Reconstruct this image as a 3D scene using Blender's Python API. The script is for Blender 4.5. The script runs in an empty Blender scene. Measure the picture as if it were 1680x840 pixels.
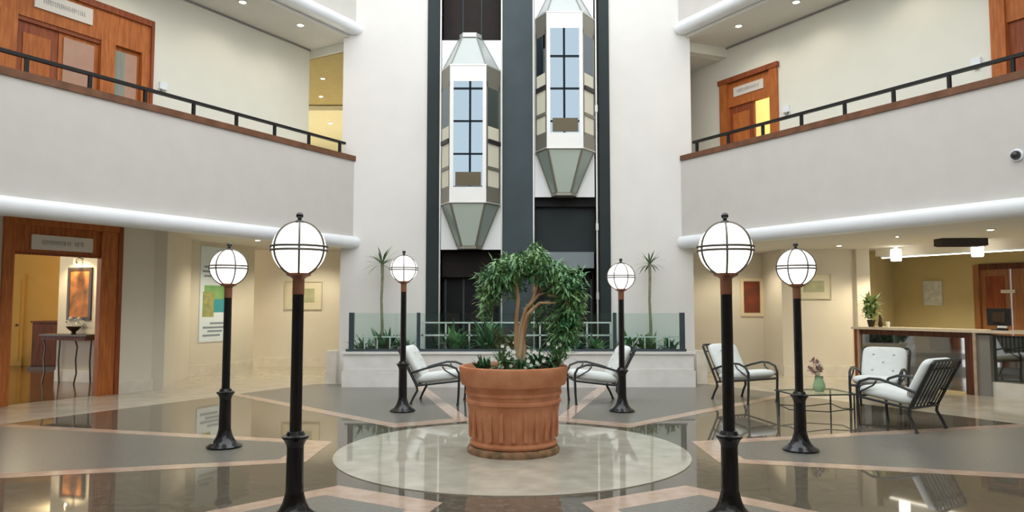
import bpy, bmesh, math, random
from mathutils import Vector, Matrix
random.seed(7)
S = bpy.context.scene
COL = S.collection
PI = math.pi

# ------------------------------------------------------------------ camera, sky, exposure
cam_data = bpy.data.cameras.new('camera')
cam = bpy.data.objects.new('camera', cam_data); COL.objects.link(cam)
cam.location = (0, -7.65, 1.5)
cam.rotation_euler = (PI/2 + math.atan(80/1205), 0, 0)
cam_data.sensor_width = 36; cam_data.lens = 36*1205/1680
cam_data.clip_start = .05; cam_data.clip_end = 300
S.camera = cam
world = bpy.data.worlds.new('sky'); S.world = world; world.use_nodes = True
wb = world.node_tree.nodes['Background']
wb.inputs['Color'].default_value = (.955, .98, 1.0, 1); wb.inputs['Strength'].default_value = 2.85
S.view_settings.view_transform = 'Standard'; S.view_settings.look = 'None'
S.view_settings.exposure = 0.1; S.view_settings.gamma = 1
S.view_settings.use_curve_mapping = False

# ------------------------------------------------------------------ helpers
class MB:
    def __init__(s): s.v = []; s.f = []
    def add(s, vs, fs):
        n = len(s.v); s.v += [tuple(p) for p in vs]; s.f += [tuple(i+n for i in f) for f in fs]; return s
    def box(s, x0, x1, y0, y1, z0, z1):
        return s.add([(x0,y0,z0),(x1,y0,z0),(x1,y1,z0),(x0,y1,z0),(x0,y0,z1),(x1,y0,z1),(x1,y1,z1),(x0,y1,z1)],
                     [(3,2,1,0),(4,5,6,7),(0,1,5,4),(1,2,6,5),(2,3,7,6),(3,0,4,7)])
    def prism(s, poly, z0, z1):
        n = len(poly)
        return s.add([(x,y,z0) for x,y in poly]+[(x,y,z1) for x,y in poly],
                     [tuple(range(n-1,-1,-1)), tuple(range(n,2*n))]+[(i,(i+1)%n,n+(i+1)%n,n+i) for i in range(n)])
    def extx(s, poly, x0, x1):
        n = len(poly)
        return s.add([(x0,y,z) for y,z in poly]+[(x1,y,z) for y,z in poly],
                     [tuple(range(n)), tuple(range(2*n-1,n-1,-1))]+[(i,n+i,n+(i+1)%n,(i+1)%n) for i in range(n)])
    def tube(s, pts, r, n=8, caps=True):
        pts = [Vector(p) for p in pts]; m = len(pts)
        rr = r if isinstance(r, (list, tuple)) else [r]*m
        vs = []; ref = None
        for i, p in enumerate(pts):
            t = (pts[min(i+1,m-1)]-pts[max(i-1,0)]).normalized()
            if ref is None:
                ref = Vector((0,0,1)) if abs(t.z) < .9 else Vector((1,0,0))
            a = t.cross(ref).normalized(); b = a.cross(t).normalized(); ref = b
            for k in range(n):
                w = 2*PI*k/n
                vs.append(p + (a*math.cos(w)+b*math.sin(w))*rr[i])
        fs = [(i*n+k, i*n+(k+1)%n, (i+1)*n+(k+1)%n, (i+1)*n+k) for i in range(m-1) for k in range(n)]
        if caps: fs += [tuple(range(n-1,-1,-1)), tuple(range((m-1)*n, m*n))]
        return s.add(vs, fs)
    def lathe(s, prof, n=24, c=(0,0,0), wob=None):
        vs = []; m = len(prof)
        for i, (r, z) in enumerate(prof):
            for k in range(n):
                w = 2*PI*k/n; q = r*(wob(i,k) if wob else 1)
                vs.append((c[0]+q*math.cos(w), c[1]+q*math.sin(w), c[2]+z))
        fs = [(i*n+k, i*n+(k+1)%n, (i+1)*n+(k+1)%n, (i+1)*n+k) for i in range(m-1) for k in range(n)]
        fs += [tuple(range(n-1,-1,-1)), tuple(range((m-1)*n, m*n))]
        return s.add(vs, fs)
    def sphere(s, c, r, n=24, m=12, sz=1):
        return s.lathe([(max(r*math.sin(PI*i/m), 1e-4), -r*sz*math.cos(PI*i/m)) for i in range(m+1)], n, c)
    def torus(s, c, R, r, axis='z', n=40, k=8):
        vs = []
        for i in range(n):
            a = 2*PI*i/n
            for j in range(k):
                b = 2*PI*j/k; q = R+r*math.cos(b); h = r*math.sin(b)
                p = (q*math.cos(a), q*math.sin(a), h)
                if axis != 'z':
                    w = axis; p = (q*math.cos(a)*math.cos(w)-h*math.sin(w), q*math.cos(a)*math.sin(w)+h*math.cos(w), q*math.sin(a))
                vs.append((c[0]+p[0], c[1]+p[1], c[2]+p[2]))
        return s.add(vs, [(i*k+j, ((i+1)%n)*k+j, ((i+1)%n)*k+(j+1)%k, i*k+(j+1)%k) for i in range(n) for j in range(k)])
    def panel(s, a, b, c, d, t):
        a, b, c, d = map(Vector, (a,b,c,d)); n = (b-a).cross(d-a).normalized()*t
        return s.add([a,b,c,d,a+n,b+n,c+n,d+n], [(3,2,1,0),(4,5,6,7),(0,1,5,4),(1,2,6,5),(2,3,7,6),(3,0,4,7)])
    def cushion(s, c, sx, sy, sz, e=.35, n=28, m=14, tilt=0):
        vs = []
        sg = lambda v, p: math.copysign(abs(v)**p, v)
        R = Matrix.Rotation(tilt, 3, 'X')
        for i in range(m+1):
            ph = -PI/2+PI*i/m
            for k in range(n):
                th = 2*PI*k/n
                p = Vector((sx*sg(math.cos(ph),.5)*sg(math.cos(th),e), sy*sg(math.cos(ph),.5)*sg(math.sin(th),e), sz*sg(math.sin(ph),.8)))
                vs.append(Vector(c)+R@p)
        return s.add(vs, [(i*n+k, i*n+(k+1)%n, (i+1)*n+(k+1)%n, (i+1)*n+k) for i in range(m) for k in range(n)])
    def leaf(s, p, d, up, L, w, droop=.3, seg=3):
        p = Vector(p); d = Vector(d).normalized(); side = d.cross(Vector(up))
        if side.length < .01: side = Vector((1,0,0))
        side.normalize(); vs = []; q = p.copy()
        for i in range(seg+1):
            t = i/seg; ww = w*math.sin(PI*min(.08+t*.92, .985))
            vs += [q+side*ww*.5, q-side*ww*.5]
            d = (d+Vector((0,0,-droop/seg))).normalized(); q = q+d*(L/seg)
        return s.add(vs, [(2*i,2*i+1,2*i+3,2*i+2) for i in range(seg)])
    def build(s, name, mat, parent=None, smooth=False, loc=None, kind=None, rz=0, flip=True):
        me = bpy.data.meshes.new(name); me.from_pydata(s.v, [], s.f); me.update()
        if flip:
            bm = bmesh.new(); bm.from_mesh(me); bmesh.ops.recalc_face_normals(bm, faces=bm.faces); bm.to_mesh(me); bm.free()
        if smooth:
            me.shade_smooth(); me.set_sharp_from_angle(angle=math.radians(40))
        me.materials.append(mat)
        o = bpy.data.objects.new(name, me); COL.objects.link(o); o.parent = parent
        if loc: o.location = loc
        if rz: o.rotation_euler = (0,0,rz)
        if kind: o['kind'] = kind
        return o
def thing(name, label, cat, loc=(0,0,0), rz=0, group=None):
    o = bpy.data.objects.new(name, None); COL.objects.link(o)
    o.location = loc; o.rotation_euler = (0,0,rz); o.empty_display_size = .1
    o['label'] = label; o['category'] = cat
    if group: o['group'] = group
    return o
def tag(o, label, cat, group=None):
    o['label'] = label; o['category'] = cat
    if group: o['group'] = group
    return o
def struct(o, label=None):
    o['kind'] = 'structure'
    if label: o['label'] = label
    return o
def copy_tree(o, parent=None):
    c = o.copy(); COL.objects.link(c); c.parent = parent
    for ch in list(o.children): copy_tree(ch, c)
    return c
C30, S30 = math.cos(PI/6), .5
def wl(side, dist, u=0, y=0, z=0):
    """a point on a side wall of the six-sided court: u along the wall (to the right seen from inside), y outwards"""
    a = {'L': math.radians(150), 'R': math.radians(30), 'FL': math.radians(210), 'FR': math.radians(330), 'F': math.radians(270), 'B': math.radians(90)}[side]
    n = Vector((math.cos(a), math.sin(a), 0)); t = Vector((math.sin(a), -math.cos(a), 0))
    p = n*(dist+y)+t*u
    return (p.x, p.y, z)
RZ = {'L': math.radians(60), 'R': math.radians(-60), 'FL': math.radians(120), 'FR': math.radians(-120), 'F': PI, 'B': 0}

# ------------------------------------------------------------------ materials
def N(m): return m.node_tree.nodes
def mat(name, col, rough=.6, metal=0, spec=.5, var=0, scale=6, bump=0, stretch=None, col2=None, emit=None, es=0, coat=0, ior=None, detail=4):
    m = bpy.data.materials.new(name); m.use_nodes = True
    nt = m.node_tree; b = nt.nodes['Principled BSDF']
    b.inputs['Base Color'].default_value = (*col, 1); b.inputs['Roughness'].default_value = rough
    b.inputs['Metallic'].default_value = metal; b.inputs['Specular IOR Level'].default_value = spec
    b.inputs['Coat Weight'].default_value = coat; b.inputs['Coat Roughness'].default_value = .05
    if ior: b.inputs['IOR'].default_value = ior
    if emit:
        b.inputs['Emission Color'].default_value = (*emit, 1); b.inputs['Emission Strength'].default_value = es
    if var or col2 or bump:
        tc = nt.nodes.new('ShaderNodeTexCoord'); mp = nt.nodes.new('ShaderNodeMapping')
        nt.links.new(tc.outputs['Object'], mp.inputs['Vector'])
        if stretch: mp.inputs['Scale'].default_value = stretch
        nz = nt.nodes.new('ShaderNodeTexNoise'); nz.inputs['Scale'].default_value = scale; nz.inputs['Detail'].default_value = detail
        nt.links.new(mp.outputs['Vector'], nz.inputs['Vector'])
        if var or col2:
            rp = nt.nodes.new('ShaderNodeValToRGB')
            c2 = col2 or tuple(min(1, c*(1+var)) for c in col); c1 = col if col2 else tuple(c*(1-var) for c in col)
            rp.color_ramp.elements[0].position = .35; rp.color_ramp.elements[1].position = .68
            rp.color_ramp.elements[0].color = (*c1, 1); rp.color_ramp.elements[1].color = (*c2, 1)
            nt.links.new(nz.outputs['Fac'], rp.inputs['Fac']); nt.links.new(rp.outputs['Color'], b.inputs['Base Color'])
        if bump:
            bp = nt.nodes.new('ShaderNodeBump'); bp.inputs['Strength'].default_value = bump; bp.inputs['Distance'].default_value = .02
            nt.links.new(nz.outputs['Fac'], bp.inputs['Height']); nt.links.new(bp.outputs['Normal'], b.inputs['Normal'])
    return m
def glassmat(name, tint, gl=.12, rough=.02):
    m = bpy.data.materials.new(name); m.use_nodes = True; nt = m.node_tree
    nt.nodes.remove(nt.nodes['Principled BSDF']); out = nt.nodes['Material Output']
    t = nt.nodes.new('ShaderNodeBsdfTransparent'); t.inputs['Color'].default_value = (*tint, 1)
    g = nt.nodes.new('ShaderNodeBsdfGlossy'); g.inputs['Roughness'].default_value = rough
    x = nt.nodes.new('ShaderNodeMixShader'); x.inputs['Fac'].default_value = gl
    nt.links.new(t.outputs[0], x.inputs[1]); nt.links.new(g.outputs[0], x.inputs[2]); nt.links.new(x.outputs[0], out.inputs['Surface'])
    return m
M = dict(
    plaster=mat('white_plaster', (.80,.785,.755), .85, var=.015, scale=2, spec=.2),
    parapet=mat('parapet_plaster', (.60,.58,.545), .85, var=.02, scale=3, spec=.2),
    bull=mat('gloss_white_bullnose', (.82,.85,.88), .35, var=.01),
    wall=mat('cream_wall_paint', (.75,.705,.61), .8, var=.02, scale=2, spec=.2),
    wall_up=mat('pale_corridor_paint', (.78,.78,.70), .85, var=.015, scale=2, spec=.2),
    ochre=mat('ochre_wall_paint', (.50,.31,.09), .8, var=.04, scale=2, spec=.2),
    khaki=mat('khaki_wall_paint', (.58,.49,.27), .8, var=.04, scale=2, spec=.2),
    ceil=mat('ceiling_paint', (.70,.69,.64), .9, var=.01, spec=.2),
    coffer=mat('pale_yellow_coffer', (.80,.74,.50), .8, var=.02, spec=.2),
    tanceil=mat('tan_ceiling_paint', (.46,.37,.17), .8, var=.04, spec=.2),
    marble=mat('cream_marble_floor', (.50,.455,.36), .10, col2=(.62,.57,.47), scale=3, detail=8),
    disc=mat('pale_marble_disc', (.40,.38,.31), .04, col2=(.52,.49,.40), scale=4, detail=8, spec=.6),
    granite=mat('dark_polished_granite', (.095,.082,.062), .035, col2=(.16,.14,.105), scale=14, detail=10, spec=.55),
    petal=mat('honed_grey_granite', (.145,.140,.120), .3, col2=(.20,.194,.166), scale=30, detail=10, spec=.5),
    strip=mat('pink_beige_marble', (.43,.31,.23), .12, col2=(.53,.40,.31), scale=8, detail=6),
    skirt=mat('skirting_marble', (.74,.69,.59), .25, col2=(.82,.78,.69), scale=5, detail=6),
    slabm=mat('white_marble', (.80,.79,.75), .25, col2=(.88,.87,.84), scale=4, detail=8),
    wood=mat('orange_wood', (.36,.105,.025), .5, col2=(.52,.17,.045), scale=5, spec=.25, stretch=(6,6,.6)),
    wooddark=mat('red_brown_wood', (.20,.05,.02), .5, spec=.25, col2=(.33,.09,.03), scale=5, stretch=(8,8,.6)),
    brownwood=mat('mid_brown_wood', (.26,.10,.03), .4, col2=(.36,.15,.05), scale=4, stretch=(6,6,.6)),
    cabwood=mat('dark_cabinet_wood', (.07,.028,.016), .5, spec=.25, col2=(.15,.05,.03), scale=4, stretch=(6,6,.6)),
    capwood=mat('walnut_capping', (.13,.058,.03), .5, spec=.25, col2=(.20,.092,.048), scale=5),
    rail=mat('black_rail_paint', (.008,.008,.008), .45, spec=.3),
    iron=mat('black_lamp_iron', (.006,.006,.007), .2, spec=.45, coat=.15),
    copper=mat('copper_lamp_neck', (.33,.15,.09), .35, metal=.6),
    bronze=mat('grey_bronze_band', (.12,.105,.085), .35, metal=.5),
    globe=mat('opal_lamp_globe', (.95,.94,.9), .3, emit=(1,.985,.95), es=1.9),
    bulb=mat('lit_lens', (1,1,1), .4, emit=(1,.95,.82), es=14),
    stripglow=mat('lit_strip_diffuser', (1,1,1), .4, emit=(1,.92,.72), es=3.5),
    shade=mat('lit_opal_glass', (1,1,1), .4, emit=(1,.96,.86), es=3.5),
    slate=mat('slate_steel_cladding', (.05,.07,.08), .45, metal=.1, spec=.3, var=.08, scale=2),
    slatedark=mat('dark_slate_cladding', (.022,.032,.034), .5, spec=.25, var=.08, scale=2),
    blackpan=mat('black_shaft_panel', (.012,.012,.013), .5, spec=.2, var=.1),
    brownpan=mat('dark_brown_shaft_panel', (.018,.013,.011), .5, spec=.2, var=.1),
    greybar=mat('grey_glazed_header', (.22,.26,.28), .15),
    steel=mat('pale_steel', (.62,.62,.58), .3, metal=.5),
    steelmid=mat('mid_grey_steel', (.22,.23,.21), .3, metal=.5),
    steeldark=mat('shadow_grey_steel', (.25,.24,.20), .35, metal=.5),
    carwhite=mat('white_car_enamel', (.84,.84,.82), .35),
    carback=mat('white_car_back', (.86,.88,.89), .5, emit=(.9,.95,1), es=.0),
    carcream=mat('cream_car_lining', (.70,.68,.55), .35),
    carmirror=mat('mirrored_car_glass', (.17,.21,.24), .01, metal=1),
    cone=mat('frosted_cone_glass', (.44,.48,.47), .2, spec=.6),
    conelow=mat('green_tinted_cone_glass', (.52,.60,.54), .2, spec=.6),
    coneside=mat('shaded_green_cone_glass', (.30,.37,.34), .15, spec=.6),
    cbrown=mat('olive_brown_dado', (.10,.075,.03), .4),
    glass=glassmat('clear_green_glass', (.90,.965,.945), .05),
    pane=glassmat('door_glass', (.75,.70,.65), .25),
    tableglass=glassmat('table_glass', (.85,.93,.9), .25),
    blackglass=mat('black_mirror_glass', (.015,.015,.013), .03, spec=1.0, ior=2.3),
    fence=mat('white_fence_paint', (.72,.76,.74), .4),
    terra=mat('terracotta', (.47,.18,.085), .75, col2=(.60,.27,.14), scale=5, bump=.15, detail=8, spec=.25),
    terraold=mat('weathered_terracotta', (.13,.10,.055), .9, col2=(.42,.23,.13), scale=9, bump=.3, detail=8, spec=.2),
    soil=mat('dark_soil', (.045,.03,.02), .95, var=.4, scale=20, bump=.5, spec=.1),
    bark=mat('tan_bark', (.42,.25,.13), .8, col2=(.62,.42,.26), scale=10, stretch=(1,1,.3), bump=.3, spec=.2),
    leaf=mat('fig_leaf_green', (.065,.22,.085), .45, col2=(.24,.40,.16), scale=5, detail=3),
    leafdark=mat('deep_leaf_green', (.045,.15,.075), .45, col2=(.12,.27,.12), scale=7, detail=3),
    leafvar=mat('variegated_leaf', (.10,.22,.09), .5, col2=(.30,.40,.22), scale=14, detail=3),
    leafpale=mat('pale_leaf_green', (.20,.34,.10), .5, col2=(.42,.52,.24), scale=8, detail=3),
    palm=mat('palm_leaf_green', (.10,.17,.08), .5, col2=(.20,.28,.13), scale=6, detail=3),
    palmstem=mat('palm_stem', (.20,.20,.13), .7, col2=(.33,.32,.22), scale=12, spec=.2),
    flower=mat('white_petal', (.85,.86,.80), .6),
    dusk=mat('dusty_pink_petal', (.42,.27,.23), .7, col2=(.60,.46,.40), scale=16),
    chairiron=mat('grey_chair_iron', (.035,.04,.04), .4, metal=.3),
    cushion=mat('pale_cushion_cloth', (.74,.78,.76), .9, var=.03, scale=12, bump=.08, spec=.15),
    button=mat('cushion_button', (.50,.55,.56), .8),
    greenglass=mat('green_vase_glass', (.34,.50,.28), .1, spec=.7),
    blackplastic=mat('black_plastic', (.012,.012,.012), .4),
    vent=mat('black_vent', (.02,.015,.01), .6),
    countertop=mat('cream_counter_top', (.70,.62,.50), .2, col2=(.78,.70,.58), scale=5, detail=8),
    greypanel=mat('grey_counter_panel', (.26,.26,.25), .4),
    sign=mat('pale_sign_plate', (.70,.66,.60), .4),
    letter=mat('grey_sign_lettering', (.50,.49,.47), .5),
    poster=mat('poster_paper', (.78,.90,1.0), .5), pgreen=mat('poster_green', (.16,.42,.15), .5, col2=(.30,.52,.2), scale=5),
    pteal=mat('poster_teal', (.05,.35,.42), .5), pyel=mat('poster_olive', (.45,.45,.16), .5, col2=(.25,.3,.15), scale=8), ptext=mat('poster_text', (.25,.32,.38), .5),
    frameblack=mat('dark_picture_frame', (.05,.03,.015), .35), framecream=mat('cream_picture_frame', (.78,.66,.48), .5),
    framepale=mat('pale_picture_frame', (.60,.56,.42), .5), matboard=mat('picture_mat_board', (.70,.66,.50), .8),
    artred=mat('red_brown_canvas', (.26,.05,.02), .7, col2=(.10,.035,.015), scale=4), artorange=mat('orange_portrait_canvas', (.62,.22,.06), .6, col2=(.14,.08,.03), scale=4.5),
    artpale=mat('pale_green_sketch', (.50,.50,.34), .8, col2=(.34,.36,.20), scale=5), artwhite=mat('white_notice_paper', (.80,.83,.80), .5, col2=(.50,.56,.60), scale=9),
    whiteplastic=mat('white_plastic', (.80,.85,.90), .4), lensblack=mat('dark_camera_dome', (.03,.03,.03), .08),
    greycurtain=mat('grey_green_curtain', (.22,.25,.22), .8, col2=(.32,.34,.28), scale=6, stretch=(12,12,.3)),
    pinkglass=mat('pinkish_frosted_glass', (.46,.27,.19), .12, var=.04),
    floorbrown=mat('brown_polished_floor', (.12,.06,.02), .12, spec=.25, col2=(.16,.08,.03), scale=4),
    beam=mat('roof_beam_paint', (.03,.035,.045), .5),
)

# ------------------------------------------------------------------ floor
fb = MB().box(-26, 26, -16, 24, -.3, 0)
floor = struct(fb.build('floor', M['marble']), 'polished cream marble floor with inlaid dark star')
def hexpoly(A, cx=0, cy=0): return [(cx+A/C30*math.cos(math.radians(60*k)), cy+A/C30*math.sin(math.radians(60*k))) for k in range(6)]
MB().prism(hexpoly(6.4), 0, .002).build('granite_field', M['granite'], floor)
def rot(p, a): return (p[0]*math.cos(a)-p[1]*math.sin(a), p[0]*math.sin(a)+p[1]*math.cos(a))
t15 = math.tan(math.radians(15)); TIP = 1.97; W = .19; A = 6.4
def petal_pts(off):
    # wedge of +-15 degrees with its point cut off; off = inset
    x0 = TIP+off*1.5; w = off/math.cos(math.radians(15))
    def edge(x): return x*t15-w
    # far end on the hexagon outline (corner of the hexagon lies straight out)
    xv = A/C30; k = math.tan(math.radians(60))
    xe = (xv*k+w)/(k+t15)
    return [(x0, -edge(x0)), (xe, -edge(xe)), (xv, 0), (xe, edge(xe)), (x0, edge(x0))]
for k in range(6):
    a = math.radians(60*k)
    o = petal_pts(0); i = petal_pts(W)
    MB().prism([rot(p, a) for p in i], 0, .004).build('granite_petal', M['petal'], floor)
    MB().prism([rot(p, a) for p in (o[0], o[1], i[1], i[0])], 0, .0045).build('marble_strip', M['strip'], floor)
    MB().prism([rot(p, a) for p in (o[4], i[4], i[3], o[3])], 0, .0045).build('marble_strip', M['strip'], floor)
    MB().prism([rot(p, a) for p in (o[0], i[0], i[4], o[4])], 0, .0045).build('marble_strip', M['strip'], floor)
MB().lathe([(1.79, 0), (1.79, .008)], 96).build('marble_disc', M['disc'], floor)
MB().prism([wl('L',8.3,-2.5)[:2], wl('L',8.3,1.4)[:2], (-7.0,7.5), (-7.0,10.7), (-16,10.7), (-14,2)], 0, .003).build('room_paving', M['floorbrown'], floor)

# ------------------------------------------------------------------ slabs, parapets, upper walls of the six-sided court
AP = {'B': 8.6, 'L': 6.05, 'FL': 6.1, 'F': 6.1, 'FR': 6.1, 'R': 6.23}
ORD = ['R', 'B', 'L', 'FL', 'F', 'FR']; ANG = dict(zip(ORD, [30, 90, 150, 210, 270, 330]))
def isect(s1, d1, s2, d2):
    a, b = math.radians(ANG[s1]), math.radians(ANG[s2])
    D = math.cos(a)*math.sin(b)-math.sin(a)*math.cos(b)
    return ((d1*math.sin(b)-d2*math.sin(a))/D, (d2*math.cos(a)-d1*math.cos(b))/D)
def sector(side, inset=0, outer=21):
    i = ORD.index(side); p, q = ORD[i-1], ORD[(i+1)%6]
    return [isect(side, AP[side]+inset, p, AP[p]+inset), isect(side, outer, p, outer), isect(side, outer, q, outer), isect(side, AP[side]+inset, q, AP[q]+inset)]
SOFF = {'R': 2.68}
for s in ORD:
    struct(MB().prism(sector(s, .12), SOFF.get(s, 2.85), 3.5).build('ceiling', M['ceil']))
    if s not in ('B', 'F'):
        struct(MB().prism(sector(s, .12), 6.82, 7.3).build('ceiling', M['ceil']))
struct(MB().prism(sector('B', .12), 6.62, 7.3).build('ceiling', M['tanceil']))
def bullnose(z0, h, out):
    pts = [(.1, z0+h), (.0, z0+h)]
    for k in range(9):
        a = PI/2+PI*k/8*.98
        pts.append((-out*.25+math.cos(a)*out*.75, z0+h/2+math.sin(a)*h/2))
    return pts+[(0, z0), (.1, z0)]
NAMES = {'L': 'left', 'R': 'right', 'FL': 'near_left', 'F': 'front', 'FR': 'near_right'}
def corner_u(side):
    i = ORD.index(side); out = []
    for o in (ORD[i-1], ORD[(i+1)%6]):
        p = isect(side, AP[side], o, AP[o]); a = math.radians(ANG[side])
        out.append(p[0]*math.sin(a)-p[1]*math.cos(a))
    return min(out), max(out)
for s in ('L', 'R', 'FL', 'F', 'FR'):
    u0, u1 = corner_u(s)
    if s == 'L': u1 = 4.32
    if s == 'R': u0 = -4.12
    for lvl, (zb, zt) in enumerate(((2.58, 4.33), (6.86, 8.62))):
        if s == 'F' and lvl: continue
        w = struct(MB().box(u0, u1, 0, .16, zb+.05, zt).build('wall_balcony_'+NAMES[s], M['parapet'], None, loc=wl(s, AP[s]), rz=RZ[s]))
        MB().extx(bullnose(zb+.02, .235, .13), u0, u1).build('bullnose_edge', M['bull'], w, smooth=True)
        MB().box(u0, u1, -.03, .19, zt, zt+.10).build('wood_capping', M['capwood'], w)
# railings on the two balconies that show
def railing(side, us, u0, u1, label):
    t = thing('balcony_railing', label, 'railing', wl(side, AP[side], 0, .08, 4.43), RZ[side], 'black railings on the balconies')
    MB().box(u0, u1, -.03, .03, .205, .25).build('handrail', M['rail'], t)
    pm = None
    for u in us:
        p = MB().box(-.022, .022, -.022, .022, 0, .20).build('post', M['rail'], t) if pm is None else pm.copy()
        if pm is None: pm = p
        else: COL.objects.link(p); p.parent = t
        p.location = (u, 0, 0)
railing('L', [-3.39+.812*k for k in range(10)], -3.45, 4.06, 'long black handrail on short posts along the left balcony')
railing('R', [-3.76+.803*k for k in range(9)], -3.86, 3.4, 'long black handrail on short posts along the right balcony')

# upper floor corridor walls with their door openings
def wall_open(name, side, dist, u0, u1, z0, z1, holes, m, th=.2):
    mb = MB(); x = u0
    for (a, b, zb, zt) in sorted(holes):
        if a > x: mb.box(x, a, 0, th, z0, z1)
        if zt < z1: mb.box(a, b, 0, th, zt, z1)
        if zb > z0: mb.box(a, b, 0, th, z0, zb)
        x = b
    mb.box(x, u1, 0, th, z0, z1)
    return struct(mb.build(name, m, None, loc=wl(side, dist), rz=RZ[side]))
wall_open('wall_upper_left', 'L', 7.35, -4.6, 4.28, 3.5, 6.82, [(-2.15, .71, 3.5, 6.19)], M['wall_up'])
wall_open('wall_upper_right', 'R', 7.5, -7.5, 4.6, 3.5, 6.82, [(-4.26, -2.79, 3.5, 6.14), (1.04, 3.0, 3.5, 6.14)], M['wall_up'])
for s in ('FL', 'FR'):
    struct(MB().box(-4.6, 4.6, 0, .2, 3.5, 6.82).build('wall_upper_'+NAMES[s], M['wall_up'], None, loc=wl(s, 7.45), rz=RZ[s]))
for s in ('L', 'R', 'FL', 'FR'):
    struct(MB().box(-4.7, 4.7, 0, .2, 7.3, 10.4).build('wall_top_'+NAMES[s], M['wall_up'], None, loc=wl(s, 7.5), rz=RZ[s]))
for s_, d_, u0_, u1_ in (('L', 7.35, -4.6, 4.28), ('R', 7.5, -4.9, 4.6)):
    struct(MB().box(u0_, u1_, -.025, 0, 6.785, 6.82).build('trim_shadow_gap', M['greypanel'], None, loc=wl(s_, d_), rz=RZ[s_]))  # dark grey strip paints the shade of a narrow gap under the ceiling
# beams closing the corridors beside the lift tower
def beam_between(p, q, z0, z1, th, name, m, kind='structure'):
    p = Vector(p); q = Vector(q); d = q-p; L = d.length
    o = MB().box(0, L, 0, th, z0, z1).build(name, m, None, loc=(p.x, p.y, 0), rz=math.atan2(d.y, d.x))
    if kind: o['kind'] = kind
    return o
beam_between((-4.30, 7.50), (-3.2, 6.85), 6.66, 6.83, .2, 'trim_1', M['wall_up'])
beam_between((3.4, 6.85), (4.62, 7.35), 6.62, 6.83, .2, 'trim_2', M['wall_up'])

# ------------------------------------------------------------------ lift tower
YP = 6.7
struct(MB().box(-3.36, -1.68, YP, 8.6, 0, 11).build('wall_tower_left', M['plaster']))
struct(MB().box(1.93, 3.55, YP, 8.6, 0, 11).build('wall_tower_right', M['plaster']))
tw = struct(MB().box(-1.68, 1.93, 8.0, 8.4, 0, 11).build('wall_shaft_back', M['blackpan']), 'dark back of the twin lift shaft')
sf = thing('lift_shaft_frame', 'dark slate steel frame of the twin lift shaft with broad middle column', 'lift shaft', (0, YP, 0))
MB().box(-1.68, -1.43, -.03, .5, 0, 11).build('side_column', M['slatedark'], sf)
MB().box(1.72, 1.93, -.03, .5, 0, 11).build('side_column', M['slatedark'], sf)
MB().box(-.19, .41, -.06, .7, 0, 11).build('middle_column', M['slate'], sf)
for x in (-1.415, -.205, .425, 1.665):
    MB().box(x-.014, x+.014, -.05, .02, .6, 11).build('guide_rail', M['steel'], sf)
MB().box(1.675, 1.72, .0, .4, 0, 11).build('rail_channel', M['blackpan'], sf)
for z in (2.95, 5.3, 1.6):
    MB().box(1.64, 1.69, -.07, 0, z, z+.14).build('rail_bracket', M['steel'], sf)
# panels closing the bays
MB().box(-1.40, -.19, .32, .36, 6.6, 11).build('bay_panel', M['brownpan'], sf)
for x in (-1.0, -.62): MB().box(x-.008, x+.008, .305, .32, 6.6, 11).build('panel_joint', M['slate'], sf)
MB().box(.41, 1.66, .10, .3, 3.44, 3.63).build('bay_beam', M['blackpan'], sf)
MB().box(.41, 1.66, .25, .29, 2.54, 3.44).build('bay_panel', M['slatedark'], sf)['label'] = 'dark slate panel under the right lift'
MB().box(.41, 1.62, .12, .25, 2.22, 2.54).build('glazed_header', M['greybar'], sf)
MB().box(-1.40, -.19, .3, .5, 2.05, 2.56).build('bay_panel', M['brownpan'], sf)
# lift doors at ground level in each bay
for x0, x1, nm in ((-1.40, -.19, 'left'), (.41, 1.66, 'right')):
    t = struct(MB().box(x0, x1, .52, .56, 0, 2.2).build('door_1' if nm == 'left' else 'door_2', M['blackpan'], None, loc=(0, YP, 0)), 'dark glazed lift landing door behind the glass balustrade')
    for k in range(4):
        xx = x0+.06+(x1-x0-.12)*k/3
        MB().box(xx-.02, xx+.02, .49, .52, .6, 2.1).build('mullion', M['slate'], t)
    MB().box(x0, x1, .49, .52, 2.02, 2.1).build('transom', M['brownpan'], t)

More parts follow.
